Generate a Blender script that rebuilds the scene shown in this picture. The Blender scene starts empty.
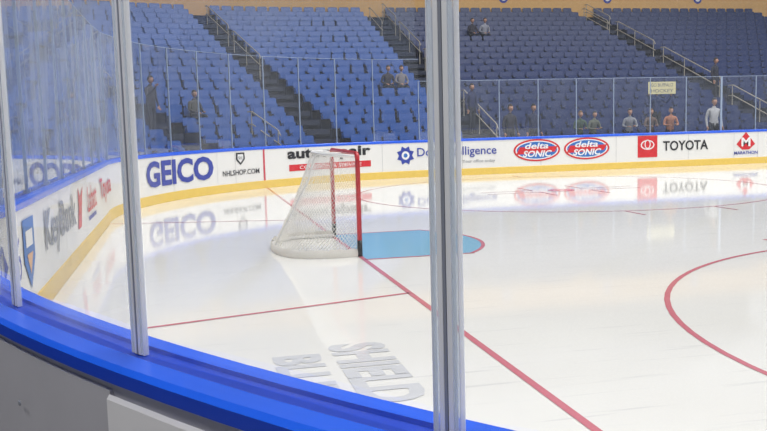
import bpy, bmesh, math, random
import numpy as np
from mathutils import Matrix, Vector
random.seed(4)
scene=bpy.context.scene
scene.view_settings.view_transform='Standard'
COL=scene.collection

# ---------------------------------------------------------------- materials
def lin(c): 
    return tuple(((v/255)/12.92 if v/255<=.04045 else (((v/255)+.055)/1.055)**2.4) for v in c)
MATS={}
def mat(name,rgb,rough=.5,metal=0.,var=.08,scale=6.,spec=.5,bump=0.):
    if name in MATS: return MATS[name]
    m=bpy.data.materials.new(name); m.use_nodes=True; nt=m.node_tree; N=nt.nodes; L=nt.links
    b=N['Principled BSDF']; c=lin(rgb)
    tc=N.new('ShaderNodeTexCoord'); nz=N.new('ShaderNodeTexNoise'); nz.inputs['Scale'].default_value=scale
    nz.inputs['Detail'].default_value=4
    L.new(tc.outputs['Object'],nz.inputs['Vector'])
    mx=N.new('ShaderNodeMix'); mx.data_type='RGBA'
    mx.inputs[6].default_value=(*[max(0,v*(1-var)) for v in c],1); mx.inputs[7].default_value=(*[min(1,v*(1+var)) for v in c],1)
    L.new(nz.outputs['Fac'],mx.inputs[0]); L.new(mx.outputs[2],b.inputs['Base Color'])
    b.inputs['Roughness'].default_value=rough; b.inputs['Metallic'].default_value=metal
    b.inputs['Specular IOR Level'].default_value=spec
    if bump:
        bp=N.new('ShaderNodeBump'); bp.inputs['Strength'].default_value=bump; bp.inputs['Distance'].default_value=.01
        L.new(nz.outputs['Fac'],bp.inputs['Height']); L.new(bp.outputs['Normal'],b.inputs['Normal'])
    MATS[name]=m; return m

def ice_mat():
    m=bpy.data.materials.new('ice_surface'); m.use_nodes=True; nt=m.node_tree; N=nt.nodes; L=nt.links
    b=N['Principled BSDF']; tc=N.new('ShaderNodeTexCoord')
    n1=N.new('ShaderNodeTexNoise'); n1.inputs['Scale'].default_value=.35; n1.inputs['Detail'].default_value=5
    L.new(tc.outputs['Object'],n1.inputs['Vector'])
    mx=N.new('ShaderNodeMix'); mx.data_type='RGBA'; mx.inputs[6].default_value=(*lin((234,232,227)),1); mx.inputs[7].default_value=(*lin((250,249,246)),1)
    L.new(n1.outputs['Fac'],mx.inputs[0])
    mp=N.new('ShaderNodeMapping'); mp.inputs['Scale'].default_value=(.5,9,1); mp.inputs['Rotation'].default_value=(0,0,.5)
    L.new(tc.outputs['Object'],mp.inputs['Vector'])
    n2=N.new('ShaderNodeTexNoise'); n2.inputs['Scale'].default_value=2.2; n2.inputs['Detail'].default_value=8
    L.new(mp.outputs['Vector'],n2.inputs['Vector'])
    cr=N.new('ShaderNodeValToRGB'); cr.color_ramp.elements[0].position=.60; cr.color_ramp.elements[1].position=.74
    cr.color_ramp.elements[1].color=(.4,.4,.4,1)
    L.new(n2.outputs['Fac'],cr.inputs['Fac'])
    m2=N.new('ShaderNodeMix'); m2.data_type='RGBA'; m2.inputs[7].default_value=(*lin((194,194,198)),1)
    L.new(cr.outputs['Color'],m2.inputs[0]); L.new(mx.outputs[2],m2.inputs[6])
    n4=N.new('ShaderNodeTexNoise'); n4.inputs['Scale'].default_value=5.; n4.inputs['Detail'].default_value=10; n4.inputs['Roughness'].default_value=.7
    L.new(tc.outputs['Object'],n4.inputs['Vector'])
    c4=N.new('ShaderNodeValToRGB'); c4.color_ramp.elements[0].position=.69; c4.color_ramp.elements[1].position=.75; c4.color_ramp.elements[1].color=(.5,.5,.5,1)
    L.new(n4.outputs['Fac'],c4.inputs['Fac'])
    m4=N.new('ShaderNodeMix'); m4.data_type='RGBA'; m4.inputs[7].default_value=(*lin((150,148,152)),1)
    L.new(c4.outputs['Color'],m4.inputs[0]); L.new(m2.outputs[2],m4.inputs[6]); L.new(m4.outputs[2],b.inputs['Base Color'])
    b.inputs['Roughness'].default_value=.055; b.inputs['IOR'].default_value=1.36
    bp=N.new('ShaderNodeBump'); bp.inputs['Strength'].default_value=.07; bp.inputs['Distance'].default_value=.01
    n3=N.new('ShaderNodeTexNoise'); n3.inputs['Scale'].default_value=3.; L.new(tc.outputs['Object'],n3.inputs['Vector'])
    L.new(n3.outputs['Fac'],bp.inputs['Height']); L.new(bp.outputs['Normal'],b.inputs['Normal'])
    return m

def glass_mat():
    m=bpy.data.materials.new('rink_glass'); m.use_nodes=True; nt=m.node_tree; N=nt.nodes; L=nt.links
    for n in list(N): N.remove(n)
    out=N.new('ShaderNodeOutputMaterial'); lw=N.new('ShaderNodeLayerWeight'); lw.inputs['Blend'].default_value=.5
    pw=N.new('ShaderNodeMath'); pw.operation='POWER'; pw.inputs[1].default_value=4.; L.new(lw.outputs['Facing'],pw.inputs[0])
    ma=N.new('ShaderNodeMath'); ma.operation='MULTIPLY_ADD'; ma.inputs[1].default_value=.88; ma.inputs[2].default_value=.085
    L.new(pw.outputs[0],ma.inputs[0])
    tr=N.new('ShaderNodeBsdfTransparent'); tr.inputs['Color'].default_value=(.955,.965,.97,1)
    gl=N.new('ShaderNodeBsdfGlossy'); gl.inputs['Roughness'].default_value=.02; gl.inputs['Color'].default_value=(.95,.97,1,1)
    df=N.new('ShaderNodeBsdfDiffuse'); df.inputs['Color'].default_value=(.75,.8,.88,1)
    tl=N.new('ShaderNodeBsdfTranslucent'); tl.inputs['Color'].default_value=(.75,.8,.88,1)
    hz=N.new('ShaderNodeMixShader'); hz.inputs[0].default_value=.5; L.new(df.outputs[0],hz.inputs[1]); L.new(tl.outputs[0],hz.inputs[2])
    nz=N.new('ShaderNodeTexNoise'); nz.inputs['Scale'].default_value=2.6; nz.inputs['Detail'].default_value=7
    tc=N.new('ShaderNodeTexCoord'); mp=N.new('ShaderNodeMapping'); mp.inputs['Scale'].default_value=(1,1,.25); L.new(tc.outputs['Object'],mp.inputs['Vector']); L.new(mp.outputs['Vector'],nz.inputs['Vector'])
    m3=N.new('ShaderNodeMath'); m3.operation='MULTIPLY_ADD'; m3.inputs[1].default_value=1.0; m3.inputs[2].default_value=.045; L.new(pw.outputs[0],m3.inputs[0])
    st=N.new('ShaderNodeMapRange'); st.inputs['From Min'].default_value=.35; st.inputs['From Max'].default_value=.68; st.inputs['To Min'].default_value=.35; st.inputs['To Max'].default_value=1.6
    L.new(nz.outputs['Fac'],st.inputs['Value'])
    m5=N.new('ShaderNodeMath'); m5.operation='MULTIPLY'; L.new(m3.outputs[0],m5.inputs[0]); L.new(st.outputs[0],m5.inputs[1])
    mA=N.new('ShaderNodeMixShader'); L.new(m5.outputs[0],mA.inputs[0]); L.new(tr.outputs[0],mA.inputs[1]); L.new(hz.outputs[0],mA.inputs[2])
    mB=N.new('ShaderNodeMixShader'); L.new(ma.outputs[0],mB.inputs[0]); L.new(mA.outputs[0],mB.inputs[1]); L.new(gl.outputs[0],mB.inputs[2])
    L.new(mB.outputs[0],out.inputs['Surface']); return m
def net_mat():
    m=bpy.data.materials.new('protective_net'); m.use_nodes=True; nt=m.node_tree; N=nt.nodes; L=nt.links
    for n in list(N): N.remove(n)
    out=N.new('ShaderNodeOutputMaterial'); tr=N.new('ShaderNodeBsdfTransparent'); df=N.new('ShaderNodeBsdfDiffuse'); df.inputs['Color'].default_value=(.3,.36,.48,1)
    uv=N.new('ShaderNodeUVMap'); br=N.new('ShaderNodeTexBrick'); br.offset=0; br.inputs['Scale'].default_value=1
    br.inputs['Brick Width'].default_value=.04; br.inputs['Row Height'].default_value=.04; br.inputs['Mortar Size'].default_value=.001; br.inputs['Mortar Smooth'].default_value=0
    L.new(uv.outputs[0],br.inputs['Vector']); mx=N.new('ShaderNodeMixShader'); L.new(br.outputs['Fac'],mx.inputs[0]); L.new(tr.outputs[0],mx.inputs[1]); L.new(df.outputs[0],mx.inputs[2])
    L.new(mx.outputs[0],out.inputs['Surface']); return m

def clear_poly():
    m=bpy.data.materials.new('clear_polymer'); m.use_nodes=True; nt=m.node_tree; N=nt.nodes; L=nt.links
    b=N['Principled BSDF']; out=N['Material Output']; b.inputs['Base Color'].default_value=(.84,.87,.92,1); b.inputs['Roughness'].default_value=.15
    nz=N.new('ShaderNodeTexNoise'); nz.inputs['Scale'].default_value=8; tc=N.new('ShaderNodeTexCoord'); mp=N.new('ShaderNodeMapping'); mp.inputs['Scale'].default_value=(3,3,.15)
    L.new(tc.outputs['Object'],mp.inputs['Vector']); L.new(mp.outputs['Vector'],nz.inputs['Vector'])
    tr=N.new('ShaderNodeBsdfTransparent'); tr.inputs['Color'].default_value=(.88,.92,.96,1); mx=N.new('ShaderNodeMixShader')
    ma=N.new('ShaderNodeMath'); ma.operation='MULTIPLY_ADD'; ma.inputs[1].default_value=.4; ma.inputs[2].default_value=.15; L.new(nz.outputs['Fac'],ma.inputs[0])
    L.new(ma.outputs[0],mx.inputs[0]); L.new(tr.outputs[0],mx.inputs[1]); L.new(b.outputs[0],mx.inputs[2]); L.new(mx.outputs[0],out.inputs['Surface']); return m

M_ice=ice_mat(); M_glass=glass_mat(); M_net=net_mat(); M_clear=clear_poly()
M_board=mat('board_white',(234,233,230),.35,var=.03)
M_kick=mat('kickplate_yellow',(230,196,92),.4)
M_cap=mat('cap_blue',(24,92,228),.25,var=.05)
M_capd=mat('cap_blue_groove',(16,60,180),.3)
M_outer=mat('board_outer_grey',(174,174,182),.55,scale=3)
M_panel=mat('outer_panel_light',(220,220,224),.45,scale=2)
M_alu=mat('aluminium_bright',(232,234,238),.3,metal=.15,var=.04)
M_alud=mat('aluminium_shadow',(140,145,158),.35,metal=.2)
M_post=mat('post_grey',(150,165,190),.4,metal=.1)
M_red=mat('line_red',(205,70,84),.25,var=.05)
M_lred=mat('ice_line_red',(214,120,134),.12,var=.1)
M_crease=mat('crease_blue',(138,196,226),.1,var=.04)
M_goalred=mat('goal_red',(200,28,40),.3)
M_cord=mat('net_cord_white',(246,243,236),.8)
M_white=mat('white_paint',(238,238,238),.4)
M_black=mat('ad_black',(20,20,24),.4)
M_adred=mat('ad_red',(210,30,40),.4)
M_adblue=mat('ad_blue',(40,60,160),.4)
M_adteal=mat('ad_mid_blue',(40,110,190),.4)
M_adgrey=mat('ad_grey',(120,124,134),.4)
M_orange=mat('ad_pale_orange',(226,176,130),.4)
M_conc=mat('concrete_tread',(24,30,50),.8,var=.15,scale=2)  # tread colour darkened to put shade between the seat rows
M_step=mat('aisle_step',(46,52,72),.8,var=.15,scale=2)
M_floor=mat('concrete_floor',(120,118,115),.7,var=.12,scale=1)
M_seatlit=mat('seat_blue_lit',(38,88,170),.36,var=.18,scale=1.3)  # seat blue made brighter for the better lit left sections
M_seatdim=mat('seat_blue_shaded',(19,43,98),.4,var=.18,scale=1.3)  # same seats, colour darkened for the dimmer right sections; also upper tier
M_metal=mat('seat_bracket',(16,28,58),.5)
M_rail=mat('handrail_cream',(190,182,168),.35)
M_fascia=mat('fascia_tan',(226,178,110),.6)
M_wall=mat('wall_dark',(50,58,84),.8)
M_ceil=mat('ceiling_dark',(40,42,50),.9)
M_refldiv=mat('reflection_divider_grey',(217,218,222),.12,var=.1)  # grey of the painted ice reflection, also the board divider lines

# ---------------------------------------------------------------- helpers
R=8.55; ARC=R*math.pi/2
def frame(s,d=0.):
    sg=1 if s>=0 else -1; a=abs(s)
    if a<=4.42: return (-3.35-d,s),(0,1),(-1,0)
    if a<=4.42+ARC:
        t=(a-4.42)/R; c,q=math.cos(t),math.sin(t)
        return (5.18-(R+d)*c, sg*(4.42+(R+d)*q)), (sg*q,c), (-c,sg*q)
    return (5.18+a-4.42-ARC, sg*(12.95+d)), (sg*1.,0.), (0.,sg*1.)
def path(s,d=0.): return frame(s,d)[0]
def mk(name,verts,faces,mats,parent=None,smooth=False,midx=None):
    me=bpy.data.meshes.new(name); me.from_pydata([tuple(v) for v in verts],[],faces)
    for m in (mats if isinstance(mats,(list,tuple)) else [mats]): me.materials.append(m)
    if midx is not None: me.polygons.foreach_set('material_index',midx)
    if smooth: me.polygons.foreach_set('use_smooth',[True]*len(me.polygons))
    me.update(); o=bpy.data.objects.new(name,me); COL.objects.link(o)
    if parent: o.parent=parent
    return o
def empty(name,loc=(0,0,0)):
    e=bpy.data.objects.new(name,None); COL.objects.link(e); e.location=loc; e.empty_display_size=.2; return e
def svals(a,b):
    out=[a]; s=a
    while s<b-1e-6:
        inarc=4.40<=abs(s)<4.43+ARC
        s=min(b,s+(.2 if inarc else .5)); out.append(s)
    return out
def sweep(name,prof,a,b,mats,parent=None,closed=True,midx=None):
    S=svals(a,b); V=[];F=[];MI=[]; n=len(prof)
    for s in S:
        for d,z in prof:
            x,y=path(s,d); V.append((x,y,z))
    m=n if closed else n-1
    for i in range(len(S)-1):
        for j in range(m):
            k=(j+1)%n; F.append((i*n+j,i*n+k,(i+1)*n+k,(i+1)*n+j)); MI.append(midx[j] if midx else 0)
    if closed:
        F.append(tuple(range(n))); F.append(tuple(range((len(S)-1)*n,len(S)*n))[::-1]); MI+=[0,0]
    o=mk(name,V,F,mats,parent,midx=MI); return o
class Batch:
    def __init__(s): s.V=[];s.F=[];s.M=[]
    def add(s,v,f,m=0):
        o=len(s.V); s.V+= [tuple(p) for p in v]; s.F+=[tuple(i+o for i in q) for q in f]; s.M+=[m]*len(f)
    def box(s,c,sx,sy,sz,m=0,T=(1,0),Nn=None):
        if Nn is None: Nn=(-T[1],T[0])
        v=[]
        for k in (-1,1):
            for j in (-1,1):
                for i in (-1,1):
                    v.append((c[0]+T[0]*i*sx/2+Nn[0]*j*sy/2, c[1]+T[1]*i*sx/2+Nn[1]*j*sy/2, c[2]+k*sz/2))
        s.add(v,[(0,2,3,1),(4,5,7,6),(0,1,5,4),(2,6,7,3),(0,4,6,2),(1,3,7,5)],m)
    def tube(s,pts,r,n=8,m=0,closed=False):
        pts=[Vector(p) for p in pts]; rings=[]
        up=Vector((0,0,1))
        for i,p in enumerate(pts):
            a=pts[i-1] if (i>0 or closed) else p; b=pts[(i+1)%len(pts)] if (i<len(pts)-1 or closed) else p
            t=(b-a).normalized()
            u=t.cross(up); 
            if u.length<.05: u=t.cross(Vector((1,0,0)))
            u.normalize(); w=u.cross(t)
            rings.append([p+(u*math.cos(2*math.pi*k/n)+w*math.sin(2*math.pi*k/n))*r for k in range(n)])
        v=[q for rg in rings for q in rg]; f=[]
        for i in range(len(pts)-(0 if closed else 1)):
            for k in range(n):
                a=i*n+k;b=i*n+(k+1)%n; c=((i+1)%len(pts))*n
                f.append((a,b,c+(k+1)%n,c+k))
        if not closed: f+= [tuple(range(n))[::-1],tuple(range((len(pts)-1)*n,len(pts)*n))]
        s.add(v,f,m)
    def obj(s,name,mats,parent=None,smooth=False): return mk(name,s.V,s.F,mats,parent,smooth,s.M)

# ---------------------------------------------------------------- ice
S0,S1=-32,45
ring=[path(s,-.014) for s in svals(S0,S1)]
ice=empty('ice_rink')
iv=[(x,y,0) for x,y in ring]
sheet=mk('ice_sheet',iv,[tuple(range(len(iv)))[::-1]],M_ice,ice)
def flat(name,pts,z,m,parent=ice): return mk(name,[(x,y,z) for x,y in pts],[tuple(range(len(pts)))],m,parent)
def band(name,inner,outer,z,m,closed=False):
    n=len(inner); V=[(x,y,z) for x,y in inner]+[(x,y,z) for x,y in outer]
    F=[(i,(i+1)%n,n+(i+1)%n,n+i) for i in range(n if closed else n-1)]
    return mk(name,V,F,m,ice)
def line(name,a,b,w,z=.003,m=None):
    a=Vector(a);b=Vector(b);t=(b-a).normalized();n=Vector((-t.y,t.x))*w/2
    flat(name,[a+n,b+n,b-n,a-n],z,m or M_lred)
flat('goal_line',[(-.028,-11.2),(.028,-11.2),(.028,11.2),(-.028,11.2)],.003,M_lred)
line('trapezoid_line_a',(0,-3.35),(-3.33,-4.27),.05); line('trapezoid_line_b',(0,3.35),(-3.33,4.27),.05)
def circ(cx,cy,r,a=0,b=2*math.pi,n=96): return [(cx+r*math.cos(a+(b-a)*i/n),cy+r*math.sin(a+(b-a)*i/n)) for i in range(n+1)]
a0=math.asin(1.22/1.83)
arc=circ(0,0,1.83,-a0,a0,30)
flat('crease_fill',[(.03,-1.22)]+arc+[(.03,1.22)],.002,M_crease)
ain=circ(0,0,1.78,-a0,a0,30); 
band('crease_outline',ain,arc,.003,M_lred)
line('crease_edge_a',(0,-1.22),(1.37,-1.22),.05); line('crease_edge_b',(0,1.22),(1.37,1.22),.05)
for cy,cx in ((-6.71,6.0),(6.71,6.1)):
    band('faceoff_circle_ring',circ(cx,cy,4.52),circ(cx,cy,4.57),.003,M_lred)
    flat('faceoff_dot',circ(cx,cy,.3,n=32)[:-1],.003,M_lred)
    for sx in (-1,1):
        for sy in (-1,1):
            x=cx+sx*.6; y=cy+sy*.23
            line('faceoff_mark',(x,y),(x+sx*1.2,y),.05); line('faceoff_mark',(x,y),(x,y+sy*.9),.05)
            line('circle_hash',(cx+sx*.85,cy+sy*4.5),(cx+sx*.85,cy+sy*5.15),.05)
flat('blue_line',[(19.5,-12.9),(19.8,-12.9),(19.8,12.9),(19.5,12.9)],.003,M_adteal)
def text_mesh(t,bold=.0,cy=None):
    cu=bpy.data.curves.new('t','FONT'); cu.body=t; cu.offset=bold; cu.resolution_u=3
    o=bpy.data.objects.new('t',cu); COL.objects.link(o); bpy.context.view_layer.update()
    me=bpy.data.meshes.new_from_object(o.evaluated_get(bpy.context.evaluated_depsgraph_get()))
    bpy.data.objects.remove(o); v=np.array([p.co[:] for p in me.vertices]); f=[tuple(p.vertices) for p in me.polygons]
    v=v[:,:2]; v-=v.min(0); v/=v.max(0); return v,f
v,f=text_mesh('SHIELD',.045)  # invented words painted in place of a dark reflection on the ice
mk('ice_lettering',[(-1.08+y*.42,-5.05-x*1.4,.003) for x,y in v],f,M_refldiv,ice)
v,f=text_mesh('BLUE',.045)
mk('ice_reflection_text_b',[(-1.5+y*.34,-5.25-x*1.0,.003) for x,y in v],f,M_refldiv,ice)

# ---------------------------------------------------------------- boards
boards=empty('rink_boards')
sweep('board_panels',[(.002,.0),(.002,1.03),(.2,1.03),(.2,.0)],S0,S1,[M_board,M_outer],boards,midx=[0,0,1,1])
sweep('kick_plate',[(-.012,.001),(-.012,.19),(-.004,.2),(.01,.2),(.01,.001)],S0,S1,M_kick,boards)
sweep('cap_rail',[(-.012,1.0),(-.012,1.05),(-.002,1.066),(.06,1.07),(.063,1.06),(.137,1.06),(.14,1.07),(.205,1.07),(.222,1.06),(.226,1.03),(.2,1.02),(.01,.99)],
      S0,S1,[M_cap,M_capd],boards,midx=[0,0,0,1,1,1,0,0,1,0,0,0])
sweep('outer_cladding_light',[(.2,.06),(.2,.985),(.216,.995),(.224,.985),(.224,.07),(.216,.06)],-14.5,-9.25,M_panel,boards)
sweep('outer_cladding_grey',[(.2,.06),(.2,1.0),(.206,1.0),(.21,1.0),(.21,.07),(.206,.06)],-9.24,-6.3,M_outer,boards)
b=Batch()
for s,z in [(-9.32,.83),(-9.32,.5),(-9.6,.93),(-10.2,.93),(-10.8,.93),(-9.15,.85),(-8.7,.85)]:
    (x,y),T,Nn=frame(s,.226)
    pts=[]; n=10
    for k,rr in ((0,.009),(1,.006)):
        for i in range(n):
            a=2*math.pi*i/n; pts.append((x+T[0]*rr*math.cos(a)+Nn[0]*k*.004,y+T[1]*rr*math.cos(a)+Nn[1]*k*.004,z+rr*math.sin(a)))
    b.add(pts,[tuple(range(n,2*n))]+[(i,(i+1)%n,n+(i+1)%n,n+i) for i in range(n)])
b.obj('cladding_bolts',M_alud,boards)

def ad_text(t,s0,s1,z0,z1,m,d=-.012,bold=.0,slant=0.):
    v,f=text_mesh(t,bold)
    mk('advert_lettering',[(*path(s0+x*(s1-s0)+slant*y*(z1-z0),d),z0+y*(z1-z0)) for x,y in v],f,m,boards)
def ad_poly(pts,m,d=-.006,name='advert_shape'):
    mk(name,[(*path(s,d),z) for s,z in pts],[tuple(range(len(pts)))],m,boards)
def ad_rect(s0,s1,z0,z1,m,d=-.006):
    n=max(1,int((s1-s0)/.3)); V=[];F=[]
    for i in range(n+1):
        s=s0+(s1-s0)*i/n; V+=[(*path(s,d),z0),(*path(s,d),z1)]
    for i in range(n): F.append((2*i,2*i+2,2*i+3,2*i+1))
    mk('advert_shape',V,F,m,boards)
def ell(sc,zc,a,b_,n=40,ph=0): return [(sc+a*math.cos(2*math.pi*i/n+ph),zc+b_*math.sin(2*math.pi*i/n+ph)) for i in range(n)]
ad_text('0.66',-4.6,-3.9,.45,.8,M_adblue)
ad_poly([(-3.72,.9),(-3.2,.9),(-3.2,.55),(-3.46,.3),(-3.72,.55)],M_adteal); ad_poly([(-3.62,.8),(-3.3,.8),(-3.3,.66),(-3.62,.66)],M_white,-.009); ad_poly([(-3.6,.6),(-3.32,.6),(-3.46,.42)],M_orange,-.009)
ad_text('KeyBank',-2.6,-.25,.38,.88,M_adgrey,bold=.015)
ad_poly([(-.05,.4),(.3,.4),(.42,.62),(.62,.9),(.3,.78),(.12,.92),(.1,.66)],M_adred)
ad_text('Labatt',1.1,2.3,.5,.85,M_adred,bold=.01); ad_rect(1.2,2.2,.38,.44,M_adblue)
ad_text('Toyota',2.9,4.95,.42,.85,M_adred,bold=.015)
ad_text('GEICO',7.46,10.36,.36,.92,M_adblue,bold=.035)
ad_rect(10.5,10.515,.22,1.0,M_refldiv)
ad_poly([(11.22,.95),(11.52,.95),(11.53,.78),(11.37,.64),(11.21,.78)],M_black); ad_poly([(11.27,.91),(11.47,.91),(11.47,.79),(11.37,.7),(11.27,.79)],M_white,-.009)
ad_text('NHL',11.29,11.45,.78,.86,M_black,-.014)
ad_text('NHLSHOP.COM',10.7,12.02,.4,.53,M_black,bold=.01)
ad_rect(12.17,12.23,.2,1.0,M_red)
ad_text('autorepair',13.0,15.7,.62,.97,M_black,bold=.035); ad_rect(13.05,15.7,.38,.55,M_adred); ad_text('COLLISION & SERVICE',13.4,15.4,.42,.51,M_white)
ad_poly([(16.78+(.28 if i%2 else .2)*math.cos(i*math.pi/8),.64+(.28 if i%2 else .2)*math.sin(i*math.pi/8)) for i in range(16)],M_adblue); ad_poly(ell(16.78,.64,.12,.12),M_white,-.009); ad_poly(ell(16.78,.64,.06,.06),M_adteal,-.012)
ad_text('DocuIntelligence',17.14,19.55,.52,.84,M_adblue,bold=.008); ad_text('Your office today',18.5,19.5,.34,.45,M_adgrey)
for c in (20.82,22.42):
    ad_poly(ell(c,.66,.74,.33),M_adred); ad_poly(ell(c,.66,.68,.28),M_white,-.008); ad_poly(ell(c,.66,.64,.25),M_adteal,-.010)
    ad_poly([(c-.66,.54),(c+.56,.6),(c+.66,.76),(c-.54,.76)],M_adred,-.011)
    ad_text('delta',c-.4,c+.35,.7,.88,M_white,-.014,bold=.02,slant=.3); ad_text('SONIC',c-.46,c+.42,.46,.65,M_white,-.014,bold=.03,slant=.3)
ad_rect(24.1,24.76,.32,.98,M_adred)
ad_poly(ell(24.43,.7,.23,.15),M_white,-.009); ad_poly(ell(24.43,.7,.19,.115),M_adred,-.010); ad_poly(ell(24.43,.72,.1,.14),M_white,-.011); ad_poly(ell(24.43,.72,.07,.11),M_adred,-.012)
ad_text('TOYOTA',24.95,26.5,.5,.8,M_black,bold=.02)
ad_rect(27.4,27.42,.2,1.0,M_refldiv)
ad_poly([(27.5,.62),(27.83,1.0),(28.16,.62),(27.95,.45),(27.7,.45)],M_adred); ad_text('M',27.67,27.99,.55,.83,M_white,-.012,bold=.03); ad_text('MARATHON',27.42,28.25,.3,.4,M_adblue,bold=.02)
ad_text('SABRES FOUNDATION',28.8,32,.5,.8,M_adblue,bold=.02)
for s in np.arange(6.3,44,2.44): ad_rect(s,s+.006,.2,1.0,M_adgrey,-.003)
for s in np.arange(-4.0,5,2.44): ad_rect(s,s+.006,.2,1.0,M_adgrey,-.003)

# ---------------------------------------------------------------- glass and posts
shield=empty('safety_glass')
near=[-8.33,-9.20,-10.178,-11.2,-12.3,-13.5,-14.7,-15.9,-17.1]
far=[-7.4,-6.3]+list(np.arange(-5.1,17.0,1.165))
side=list(np.arange(17.25,44.5,1.22))
allp=sorted(near+far)+side
HT=lambda s: 3.36 if s<17.2 else 2.74
b=Batch()
for a,c in zip(allp[:-1],allp[1:]):
    h=HT((a+c)/2); pa=path(a,.1); pc=path(c,.1)
    b.add([(*pa,1.062),(*pc,1.062),(*pc,h),(*pa,h)],[(0,1,2,3)])
b.obj('glass_panes',M_glass,shield)
b=Batch()
for s in far+side:
    (x,y),T,Nn=frame(s,.1); h=HT(s-.01)
    thick=.06 if abs(s-27.4)<.5 else .02
    b.box((x,y,(1.06+h)/2),thick,.03,h-1.06,0,T,Nn)
    b.box((x,y,1.08),.05,.06,.035,0,T,Nn)
b.obj('glass_posts',M_post,shield)
b=Batch()
for a,c in zip(allp[:-1],allp[1:]):
    h=HT((a+c)/2); pa=path(a,.1); pc=path(c,.1)
    b.tube([(*pa,h),(*pc,h)],.006,4)
b.obj('glass_top_trim',M_post,shield)
for s in near:
    (x,y),T,Nn=frame(s,.1); b=Batch(); h=3.4
    zc=(1.062+h)/2; H=h-1.062
    def bx(u,w,sx,sy,m,zc=zc,H=H): b.box((x+T[0]*u+Nn[0]*w,y+T[1]*u+Nn[1]*w,zc),sx,sy,H,m,T,Nn)
    bx(0,.0,.006,.018,1)
    bx(-.0095,.0,.011,.016,0); bx(.0095,.0,.011,.016,0)
    bx(-.0215,0,.012,.013,2); bx(.0215,0,.012,.013,2)
    bx(-.0290,0,.002,.015,0); bx(.0290,0,.002,.015,0)
    o=b.obj('glass_mullion',[M_alu,M_alud,M_clear],shield)
    md=o.modifiers.new('bevel','BEVEL'); md.width=.001; md.segments=2
S=svals(-17.2,17.2); V=[];F=[];UV=[]
for s in S:
    for z in (3.38,15.): V.append((*path(s,.12),z)); UV.append((s,z))
for i in range(len(S)-1): F.append((2*i,2*i+2,2*i+3,2*i+1))
nt=mk('protective_netting',V,F,M_net); uvl=nt.data.uv_layers.new(name='UVMap')
for l in nt.data.loops: uvl.data[l.index].uv=UV[l.vertex_index]

# ---------------------------------------------------------------- goal
goal=empty('hockey_goal')
def cat(pts,n):
    P=[Vector(p) for p in pts]; P=[2*P[0]-P[1]]+P+[2*P[-1]-P[-2]]; out=[]
    m=len(P)-3
    for i in range(n+1):
        u=i/n*m; k=min(int(u),m-1); t=u-k; a,b_,c,d=P[k:k+4]
        out.append(.5*((2*b_)+(-a+c)*t+(2*a-5*b_+4*c-d)*t*t+(-a+3*b_-3*c+d)*t**3))
    return out
top=[(0,-.915,1.22),(-.16,-.89,1.235),(-.30,-.72,1.24),(-.36,-.4,1.24),(-.37,0,1.24),(-.36,.4,1.24),(-.30,.72,1.24),(-.16,.89,1.235),(0,.915,1.22)]
bot=[(0,-.93,.028),(-.33,-.95,.028),(-.65,-.86,.028),(-.88,-.58,.028),(-.96,0,.028),(-.88,.58,.028),(-.65,.86,.028),(-.33,.95,.028),(0,.93,.028)]
b=Batch()
pts=[(0,-.945,.001),(0,-.945,1.15)]+[(0,-.945+.07*(1-math.cos(t)),1.18+.07*math.sin(t)) for t in (0.4,.8,1.2,1.57)]
pts=pts+[(0,-p[1],p[2]) for p in pts[::-1]]
b.tube(pts,.03,12); 
b.obj('goal_posts_and_crossbar',M_goalred,goal,True)
b=Batch(); b.tube([(0,-.945,.001),(0,-.945,.2)],.032,12); b.tube([(0,.945,.001),(0,.945,.2)],.032,12); b.obj('post_base_sleeves',M_black,goal,True)
b=Batch(); b.tube(cat(top,40),.016,8); b.tube(cat(bot,48),.024,8)
b.tube([(-.37,0,1.24),(-.47,0,.9),(-.94,0,.05)],.012,8); b.tube([(0,0,1.23),(-.37,0,1.24)],.012,8)
b.obj('goal_frame',M_white,goal,True)
NT,NV=112,42
T_=cat(top,NT); B_=cat(bot,NT)
def netpt(i,j):
    v=j/NV; p=T_[i].lerp(B_[i],v); t=i/NT
    sag=math.sin(v*math.pi)*.05*math.sin(t*math.pi)
    c=Vector((-.3,0,p.z)); q=p+(c-p).normalized()*sag
    q+=Vector((random.uniform(-1,1),random.uniform(-1,1),random.uniform(-1,1)))*.005
    return q
b=Batch(); RC=.0025
G={(i,j):netpt(i,j) for i in range(NT+1) for j in range(NV+1)}
for i in range(NT):
    for j in range(NV):
        if (i+j)%2==0: b.tube([G[i,j],G[i+1,j+1]],RC,3)
        else: b.tube([G[i+1,j],G[i,j+1]],RC,3)
NB=int(NV*.72)
for i in range(0,NT):
    for j in range(NB,NV):
        def sl(i,j):
            v=(j-NB)/(NV-NB); g=G[i,j]; c=Vector((-.3,0,g.z)); w=.05+.05*math.sin(i*.35)*v
            return g+(c-g).normalized()*w*v**.5
        if (i+j)%2==0: b.tube([sl(i,j),sl(i+1,j+1)],RC,3)
        else: b.tube([sl(i+1,j),sl(i,j+1)],RC,3)
ntp=52
for i in range(ntp):
    for j in range(10):
        def tp(i,j):
            y=-.9+1.8*i/ntp; dep=.37 if abs(y)<.5 else .37-.37*((abs(y)-.5)/.42)**2
            return (-max(dep,0.02)*j/10,y,1.235-.03*math.sin(j/10*math.pi))
        if (i+j)%2==0: b.tube([tp(i,j),tp(i+1,j+1)],RC,3)
        else: b.tube([tp(i+1,j),tp(i,j+1)],RC,3)
b.obj('goal_netting',M_cord,goal)
V=[];F=[]
for i,p in enumerate(cat(bot,60)):
    o=(Vector((p.x+.3,p.y,0))).normalized()*.028
    for z,k in ((.001,1.),(.04,1.1),(.075,.9),(.1,.2)): V.append((p.x+o.x*k,p.y+o.y*k,z+ (random.uniform(-.012,.012) if z>.07 else 0)))
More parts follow.
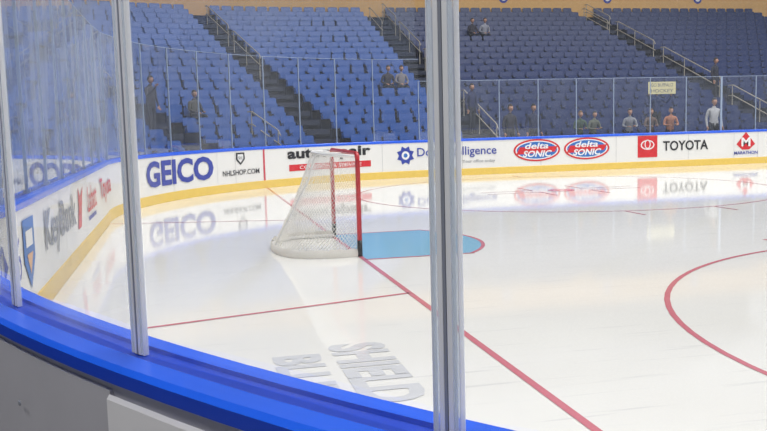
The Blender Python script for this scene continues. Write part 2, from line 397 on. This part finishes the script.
for i in range(60):
    for j in range(3): F.append((i*4+j,i*4+4+j,i*4+5+j,i*4+1+j))
mk('goal_base_skirt',V,F,M_cord,goal,True)

# ---------------------------------------------------------------- seating bowl
SB0,SB1=-6,44
grand=empty('grandstand')
row=lambda k:(2.6+.85*k,.45+.32*k)
NR=20
prof=[(.28,0),(.28,.3),(2.6,.3)]
for k in range(NR):
    d,z=row(k); prof+=[(d,z),(d+.85,z)]
dT,zT=row(NR)
prof+=[(dT,zT+.0),(dT+2.6,zT),(dT+2.6,0)]
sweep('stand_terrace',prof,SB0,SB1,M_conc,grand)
sweep('wall_concourse',[(dT+2.62,0),(dT+2.62,zT+4.4),(dT+2.9,zT+4.4),(dT+2.9,0)],SB0,SB1,M_wall)
sweep('fascia_band',[(dT-.1,zT+.02),(dT-.1,zT+1.9),(dT+.1,zT+1.9),(dT+.1,zT+.02)],SB0,SB1,M_fascia,grand)
for s in (27.2,33.1,38.5):
    for rr,m_,dd in ((.26,M_adblue,-.115),(.15,M_white,-.125)):
        V=[(*path(s+rr*math.cos(a),dT+dd),zT+1.0+rr*math.sin(a)) for a in np.linspace(0,2*math.pi,25)[:-1]]
        mk('fascia_badge',V,[tuple(range(24))],m_,grand)
up=[(dT+.5,zT+4.42)]
for k in range(14): up+=[(dT+.5+.85*k,zT+4.5+.45*k),(dT+.5+.85*(k+1),zT+4.5+.45*k)]
up+=[(dT+12.6,zT+4.42)]
sweep('upper_tier',up,SB0,SB1,M_seatdim,grand)

aisles=[-5.5,0.2,5.6,9.2,12.6,15.9,20.2,31.6,42.5]
def rounded(w,h,r,n=3):
    pts=[]
    for cx,cz,a in ((w/2-r,h-r,0),(-w/2+r,h-r,90)):
        for i in range(n+1):
            t=math.radians(a+90*i/n); pts.append((cx+r*math.cos(t),cz+r*math.sin(t)))
    pts+=[(-w/2+.015,0),(w/2-.015,0)]
    return pts
def seat_parts(folded=True):
    b=Batch()
    def slab(pts,f0,f1,m):
        n=len(pts); b.add([f0(*p) for p in pts]+[f1(*p) for p in pts],[tuple(range(n))[::-1],tuple(range(n,2*n))]+[(i,(i+1)%n,n+(i+1)%n,n+i) for i in range(n)],m)
    P=rounded(.48,.46,.055)
    slab(P,lambda x,t:(x,.52+.20*t+.2*x*x,.34+t),lambda x,t:(x,.555+.20*t,.34+t),0)
    Q=rounded(.43,.24,.05)
    if folded: slab(Q,lambda x,t:(x,.40+.12*t,.36+t),lambda x,t:(x,.46+.10*t,.36+t),0)
    else: slab(Q,lambda x,t:(x,.50-t*1.5,.44),lambda x,t:(x,.50-t*1.5,.40),0)
    for sx in (-.26,.26):
        b.box((sx,.44,.54),.03,.2,.03,1); b.box((sx,.5,.28),.03,.05,.54,1)
    return b
sf=seat_parts(True); su=seat_parts(False)
sit=[(3,13.45),(6,18.1),(6,18.6),(14,23.7),(14,24.65),(6,31.0)]
sitpos={}
seatA=Batch(); seatB=Batch()
VF=np.array(sf.V); VU=np.array(su.V)
def place(B,base,VV,s,d,z):
    (x,y),T,Nn=frame(s,d)
    W=np.stack([x+VV[:,0]*T[0]+VV[:,1]*Nn[0], y+VV[:,0]*T[1]+VV[:,1]*Nn[1], z+VV[:,2]],-1)
    o=len(B.V); B.V+= [tuple(r) for r in W]; B.F+=[tuple(i+o for i in q) for q in base.F]; B.M+=base.M
for a,c in zip(aisles[:-1],aisles[1:]):
    for k in range(NR):
        d,z=row(k)
        ss=np.arange(a,c,.02); step=np.array([.02*((R+d+.5)/R if 4.42<abs(s)<4.42+ARC else 1) for s in ss]); cum=np.cumsum(step)
        Lt=cum[-1]-1.2; n=int(Lt/.54)
        if n<1: continue
        for i in range(n):
            u=.6+(i+.5)*Lt/n; s=float(np.interp(u,cum,ss))
            occ=None
            for q in sit:
                if q[0]==k and abs(q[1]-s)*((R+d)/R if s<17.8 else 1)<.28 and q not in sitpos: occ=q
            if occ: sitpos[occ]=s
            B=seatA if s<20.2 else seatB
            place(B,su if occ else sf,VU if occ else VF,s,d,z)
seatA.obj('stadium_seating',[M_seatlit,M_metal]); seatB.obj('stadium_seating',[M_seatdim,M_metal])
b=Batch()
for a in aisles:
    for k in range(NR):
        d,z=row(k)
        (x,y),T,Nn=frame(a,d-.21)
        b.box((x,y,z-.08),1.05,.42,.16,0,T,Nn)
        (x,y),T,Nn=frame(a,d+.42); b.box((x,y,z+.004),1.05,.84,.008,0,T,Nn)
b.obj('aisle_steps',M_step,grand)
def rail(s,k0,k1,name='aisle_handrail'):
    b=Batch(); (d0,z0),(d1,z1)=row(k0),row(k1)
    def P(d,z): return (*path(s,d),z)
    for h in (.95,.55):
        b.tube([P(d0+.2,z0+h-.12 if h>.9 else z0+h)]+[P(d0+.35,z0+h+.05),P(d1+.3,z1+h),P(d1+.6,z1+h)],.022,6)
    n=max(2,int(k1-k0)//2+1)
    for i in range(n):
        k=k0+(k1-k0)*i/(n-1); kk=round(k); d,z=row(kk); b.tube([P(d+.35,z),P(d+.35,z+.95)],.018,6)
    b.obj(name,M_rail,grand)
for s in (20.65,31.7): 
    for k0,k1 in ((0,4),(5,10),(11,15),(16,19)): rail(s,k0,k1)
for k0,k1 in ((9,13),(14,18)): rail(15.95,k0,k1)
rail(14.45,0,2)
for s in (19.8,31.15): rail(s,15,18)
for s in (12.65,9.2,5.6,42.5): 
    for k0,k1 in ((6,10),(12,16)): rail(s,k0,k1)

# ---------------------------------------------------------------- people
def skin_obj(V,E,Rr,root=0,sub=1):
    me=bpy.data.meshes.new('sk'); me.from_pydata(V,E,[]); o=bpy.data.objects.new('sk',me); COL.objects.link(o)
    o.modifiers.new('s','SKIN'); 
    sv=me.skin_vertices[0].data
    for i,r in enumerate(Rr):
        sv[i].radius=r if isinstance(r,tuple) else (r,r); sv[i].use_root=(i==root)
    m=o.modifiers.new('d','SUBSURF'); m.levels=sub; m.render_levels=sub
    bpy.context.view_layer.update()
    dg=bpy.context.evaluated_depsgraph_get(); r=bpy.data.meshes.new_from_object(o.evaluated_get(dg))
    v=[p.co.copy() for p in r.vertices]; f=[tuple(p.vertices) for p in r.polygons]
    bpy.data.objects.remove(o); return v,f
def body(pose):
    up=-.41 if pose.startswith('sit') else 0
    lean=.12 if pose in('lean','sitf') else 0.
    J={'pel':((0,0,.93+up),.125),'spi':((0,lean*.3,1.1+up),.118),'che':((0,lean*.8,1.28+up),.135),'nb':((0,lean,1.43+up),.07),'nt':((0,lean+.02,1.52+up),.052)}
    for sgn,k in ((-1,'l'),(1,'r')):
        J['sh'+k]=((sgn*.175,lean*.9,1.385+up),.062)
        if pose=='stand': el,wr,pa=(sgn*.24,-.02,1.11),(sgn*.245,.07,.87),(sgn*.24,.10,.79)
        elif pose=='lean': el,wr,pa=(sgn*.25,.14,1.12),(sgn*.15,.36,1.10),(sgn*.10,.43,1.11)
        elif pose=='hold': el,wr,pa=(sgn*.34,.12,1.24),(sgn*.40,.27,1.46),(sgn*.41,.295,1.54)
        elif pose=='phone': 
            el,wr,pa=((sgn*.24,.1,1.13),(sgn*.1,.3,1.36),(sgn*.07,.33,1.44)) if sgn>0 else ((sgn*.24,-.02,1.11),(sgn*.245,.07,.87),(sgn*.24,.10,.79))
        else: el,wr,pa=(sgn*.25,.06,1.14+up),(sgn*.14,.28,1.06+up),(sgn*.10,.35,1.05+up)
        J['el'+k],J['wr'+k],J['pa'+k]=(el,.045),(wr,.029),(pa,.03)
        if pose.startswith('sit'):
            J['hi'+k],J['kn'+k],J['an'+k],J['to'+k]=((sgn*.095,.04,.52),.092),((sgn*.12,.43,.54),.062),((sgn*.12,.42,.12),.042),((sgn*.13,.56,.05),.038)
        else:
            st=.06 if sgn>0 else -.04
            J['hi'+k],J['kn'+k],J['an'+k],J['to'+k]=((sgn*.095,0,.86),.092),((sgn*.11,.02+st,.49),.06),((sgn*.12,-.02+st,.09),.042),((sgn*.14,.13+st,.045),.038)
    names=list(J); idx={n:i for i,n in enumerate(names)}
    bones=[('pel','spi',0),('spi','che',0),('che','nb',0),('nb','nt',2)]
    for k in 'lr': bones+=[('che','sh'+k,0),('sh'+k,'el'+k,0),('el'+k,'wr'+k,0),('wr'+k,'pa'+k,2),('pel','hi'+k,1),('hi'+k,'kn'+k,1),('kn'+k,'an'+k,1),('an'+k,'to'+k,4)]
    V=[J[n][0] for n in names]; E=[(idx[a],idx[c]) for a,c,_ in bones]
    v,f=skin_obj(V,E,[J[n][1] for n in names])
    B=Batch()
    seg=[(Vector(J[a][0]),Vector(J[c][0]),m,.5*(J[a][1]+J[c][1])) for a,c,m in bones]
    mi=[]
    for q in f:
        c=sum((v[i] for i in q),Vector())/len(q); best=None
        for a,e,m,r in seg:
            t=max(0,min(1,(c-a).dot(e-a)/(e-a).length_squared)); dd=(c-a.lerp(e,t)).length-r*.9
            if best is None or dd<best[0]: best=(dd,m)
        m=best[1]
        if m==2 and c.z<1.43+up+.03 and abs(c.x)<.15: m=0
        mi.append(m)
    B.V+= [tuple(p) for p in v]; B.F+=f; B.M+=mi
    for sgn,k in ((-1,'l'),(1,'r')):
        p=Vector(J['pa'+k][0]); w=Vector(J['wr'+k][0]); dr=(p-w).normalized()
        side_=Vector((0,1,0)) if pose=='stand' else Vector((1,0,0)); side_=(side_-dr*side_.dot(dr)).normalized()
        cur=dr.cross(side_)*sgn
        for i,(off,ln_) in enumerate(((-.027,.06),(-.009,.075),(.009,.08),(.027,.07))):
            q0=p+side_*off; q1=q0+dr*ln_*.55+cur*.008; q2=q1+dr*ln_*.45+cur*.025
            vv,ff=skin_obj([q0[:],q1[:],q2[:]],[(0,1),(1,2)],[.0105,.0095,.008],sub=0); B.add(vv,ff,2)
        q0=p-dr*.03+side_*.025; q1=q0+side_*.03+dr*.025; q2=q1+dr*.03+side_*.006
        vv,ff=skin_obj([q0[:],q1[:],q2[:]],[(0,1),(1,2)],[.012,.011,.009],sub=0); B.add(vv,ff,2)
    hc=Vector((0,lean+.035,1.635+up)); n,mr=20,14; hv=[];hf=[]
    for j in range(mr+1):
        ph=math.pi*j/mr
        for i in range(n):
            th=2*math.pi*i/n; x=math.sin(ph)*math.cos(th); y=math.sin(ph)*math.sin(th); z=math.cos(ph)
            jaw=1-.25*max(0,-z)**1.5; X=x*.076*jaw; Y=y*.095*(jaw if y<0 else 1-.1*max(0,-z)); Z=z*.12
            if y>.9 and -.35<z<.05: Y+=.022*(1-abs(x)*3)
            if y>.8 and .1<z<.3 and .2<abs(x)<.6: Y-=.006
            hv.append((hc.x+X,hc.y+Y,hc.z+Z))
    for j in range(mr):
        for i in range(n):
            hf.append((j*n+i,(j+1)*n+i,(j+1)*n+(i+1)%n,j*n+(i+1)%n))
    B.add(hv,hf,2)
    hv2=[];hf2=[]
    keep=lambda x,y,z: z>.45 or (y<.25 and z>-.25)
    for j in range(mr+1):
        ph=math.pi*j/mr
        for i in range(n):
            th=2*math.pi*i/n; x=math.sin(ph)*math.cos(th); y=math.sin(ph)*math.sin(th); z=math.cos(ph)
            hv2.append((hc.x+x*.084,hc.y-.004+y*.102,hc.z+.004+z*.128))
    for j in range(mr):
        for i in range(n):
            ph=math.pi*(j+.5)/mr; th=2*math.pi*(i+.5)/n
            if keep(math.sin(ph)*math.cos(th),math.sin(ph)*math.sin(th),math.cos(ph)): hf2.append((j*n+i,(j+1)*n+i,(j+1)*n+(i+1)%n,j*n+(i+1)%n))
    B.add(hv2,hf2,3)
    def ball(c,rx,ry,rz,m,n=8):
        V=[];F=[]
        for j in range(n+1):
            for i in range(n):
                V.append((c[0]+rx*math.sin(math.pi*j/n)*math.cos(2*math.pi*i/n),c[1]+ry*math.sin(math.pi*j/n)*math.sin(2*math.pi*i/n),c[2]+rz*math.cos(math.pi*j/n)))
        for j in range(n):
            for i in range(n): F.append((j*n+i,(j+1)*n+i,(j+1)*n+(i+1)%n,j*n+(i+1)%n))
        B.add(V,F,m)
    for sx in (-1,1):
        ball((hc.x+sx*.028,hc.y+.082,hc.z+.012),.013,.01,.008,5); ball((hc.x+sx*.028,hc.y+.091,hc.z+.012),.005,.003,.006,4)
        ball((hc.x+sx*.077,hc.y-.005,hc.z-.005),.01,.02,.03,2)
    ball((hc.x,hc.y+.084,hc.z-.06),.024,.008,.006,6)
    me=bpy.data.meshes.new('person_'+pose); me.from_pydata(B.V,[],B.F); me.polygons.foreach_set('material_index',B.M)
    for _ in range(7): me.materials.append(M_white)
    me.polygons.foreach_set('use_smooth',[True]*len(me.polygons)); me.update(); return me
POSES={p:body(p) for p in ('stand','lean','hold','phone','sit','sitf')}
M_skin=mat('skin',(196,146,120),.6); M_lips=mat('lips',(155,80,76),.6); M_shoe=mat('shoe_dark',(24,24,28),.6)
def cloth(rgb): return mat('cloth_%d_%d_%d'%rgb,rgb,.85,var=.15,scale=12)
def person(pose,s,d,z,shirt,pants=(35,38,50),hair=(50,36,28),scale=1.,turn=0.):
    me=POSES[pose].copy(); (x,y),T,Nn=frame(s,d)
    ms=[cloth(shirt),cloth(pants),M_skin,cloth(hair),M_shoe,M_white,M_lips]
    for i,m in enumerate(ms): me.materials[i]=m
    o=bpy.data.objects.new('spectator',me); COL.objects.link(o); o.location=(x,y,z)
    o.rotation_euler=(0,0,math.atan2(Nn[0],-Nn[1])+turn); o.scale=(scale,)*3; return o
cols=[(50,50,60),(62,58,66),(130,126,132),(52,50,62),(150,152,166),(60,50,56)]
for i,q in enumerate(sit):
    if q in sitpos:
        d,z=row(q[0]); person('sitf' if i%3==1 else 'sit',sitpos[q],d+.37,z,cols[i%len(cols)],turn=random.uniform(-.2,.2))
walk=[('stand',20.6,1.6,(52,50,60)),('stand',21.5,1.9,(40,48,80)),('lean',22.6,.9,(72,92,74)),('lean',23.1,1.0,(110,114,100)),
      ('lean',24.35,1.0,(150,152,160)),('lean',25.75,.95,(190,128,100)),('lean',25.35,1.5,(120,100,92)),('stand',27.55,1.3,(186,186,190))]
for i,(p,s,d,c) in enumerate(walk):
    person(p,s,d,.3,c,hair=[(50,36,28),(30,24,20),(120,90,60),(60,60,64)][i%4],scale=[1,1,.85,.84,.87,.88,.86,1.03][i],turn=random.uniform(-.3,.3))
d,z=row(2); person('stand',20.35,d+.3,z,(34,44,86),turn=.4)
person('hold',26.9,row(1)[0]+.3,row(1)[1],(34,60,120))
d,z=row(5); person('stand',31.45,d+.3,z,(44,46,60),turn=.5)
d,z=row(3); person('phone',12.55,d+.3,z,(58,56,66),turn=.2)
(x,y),T,Nn=frame(26.9,row(1)[0]-.06); zz=row(1)[1]
sg=empty('held_sign'); b=Batch(); b.box((x,y,zz+1.76),1.05,.012,.42,0,T,Nn); b.obj('sign_board',mat('sign_cream',(232,222,172),.7),sg)
for r_,t_ in enumerate(('GO BUFFALO','HOCKEY')):
    v,f=text_mesh(t_,.01); (x,y),_,_=frame(26.9,row(1)[0]-.07)
    mk('sign_letters',[(x+(u-.5)*.85*T[0],y,zz+1.80-.2*r_+w*.12) for u,w in v],f,M_adgrey,sg)

# ---------------------------------------------------------------- shell
mk('floor',[(-60,-60,-.02),(60,-60,-.02),(60,60,-.02),(-60,60,-.02)],[(0,1,2,3)],M_floor)
mk('ceiling',[(-45,-45,27),(60,-45,27),(60,50,27),(-45,50,27)],[(3,2,1,0)],M_ceil)

# ---------------------------------------------------------------- lights
def area(name,loc,size,power,color=(1,.98,.945),target=None,sy=None):
    l=bpy.data.lights.new(name,'AREA'); l.shape='RECTANGLE'; l.size=size; l.size_y=sy or size; l.energy=power; l.color=color
    o=bpy.data.objects.new(name,l); COL.objects.link(o); o.location=loc
    if target is not None: o.rotation_euler=(Vector(target)-Vector(loc)).to_track_quat('-Z','Y').to_euler()
    return o
for X in (0,9,18,27,36):
    for Y in (-9,0,9): area('arena_floodlight',(X,Y,21),2.5,830)
for s in (2,9,15,21,28,36):
    p0=path(s,-6); p1=path(s,8); area('stand_floodlight',(*p0,22),2.,460,(.93,.96,1),(*p1,3))
for s in (-7.2,-9.5,-12.2):
    p0=path(s,2.6); p1=path(s,.25); area('near_boards_fill',(*p0,4.6),.8,54,(1,.98,.95),(*p1,.5))  # added fill lamps to brighten the near mullions, cap and cladding
w=bpy.data.worlds.new('arena_world'); scene.world=w; w.use_nodes=True
w.node_tree.nodes['Background'].inputs[0].default_value=(.6,.64,.72,1); w.node_tree.nodes['Background'].inputs[1].default_value=.4

# ---------------------------------------------------------------- camera
yaw,pitch,roll,f=.22147,.10802,-.02636,869.75
cy,sy,cp,sp=math.cos(yaw),math.sin(yaw),math.cos(pitch),math.sin(pitch)
F=Vector((sy*cp,cy*cp,-sp)); r=Vector((cy,-sy,0)); u=r.cross(F)
c,s=math.cos(roll),math.sin(roll); r2=r*c+u*s; u2=-r*s+u*c
cam=bpy.data.cameras.new('camera'); cam.sensor_width=36; cam.lens=36*f/767; cam.clip_end=300; cam.clip_start=.05
co=bpy.data.objects.new('camera',cam); COL.objects.link(co)
M=Matrix((( r2.x,u2.x,-F.x,-2.01633),(r2.y,u2.y,-F.y,-11.25528),(r2.z,u2.z,-F.z,1.63319),(0,0,0,1)))
co.matrix_world=M; scene.camera=co
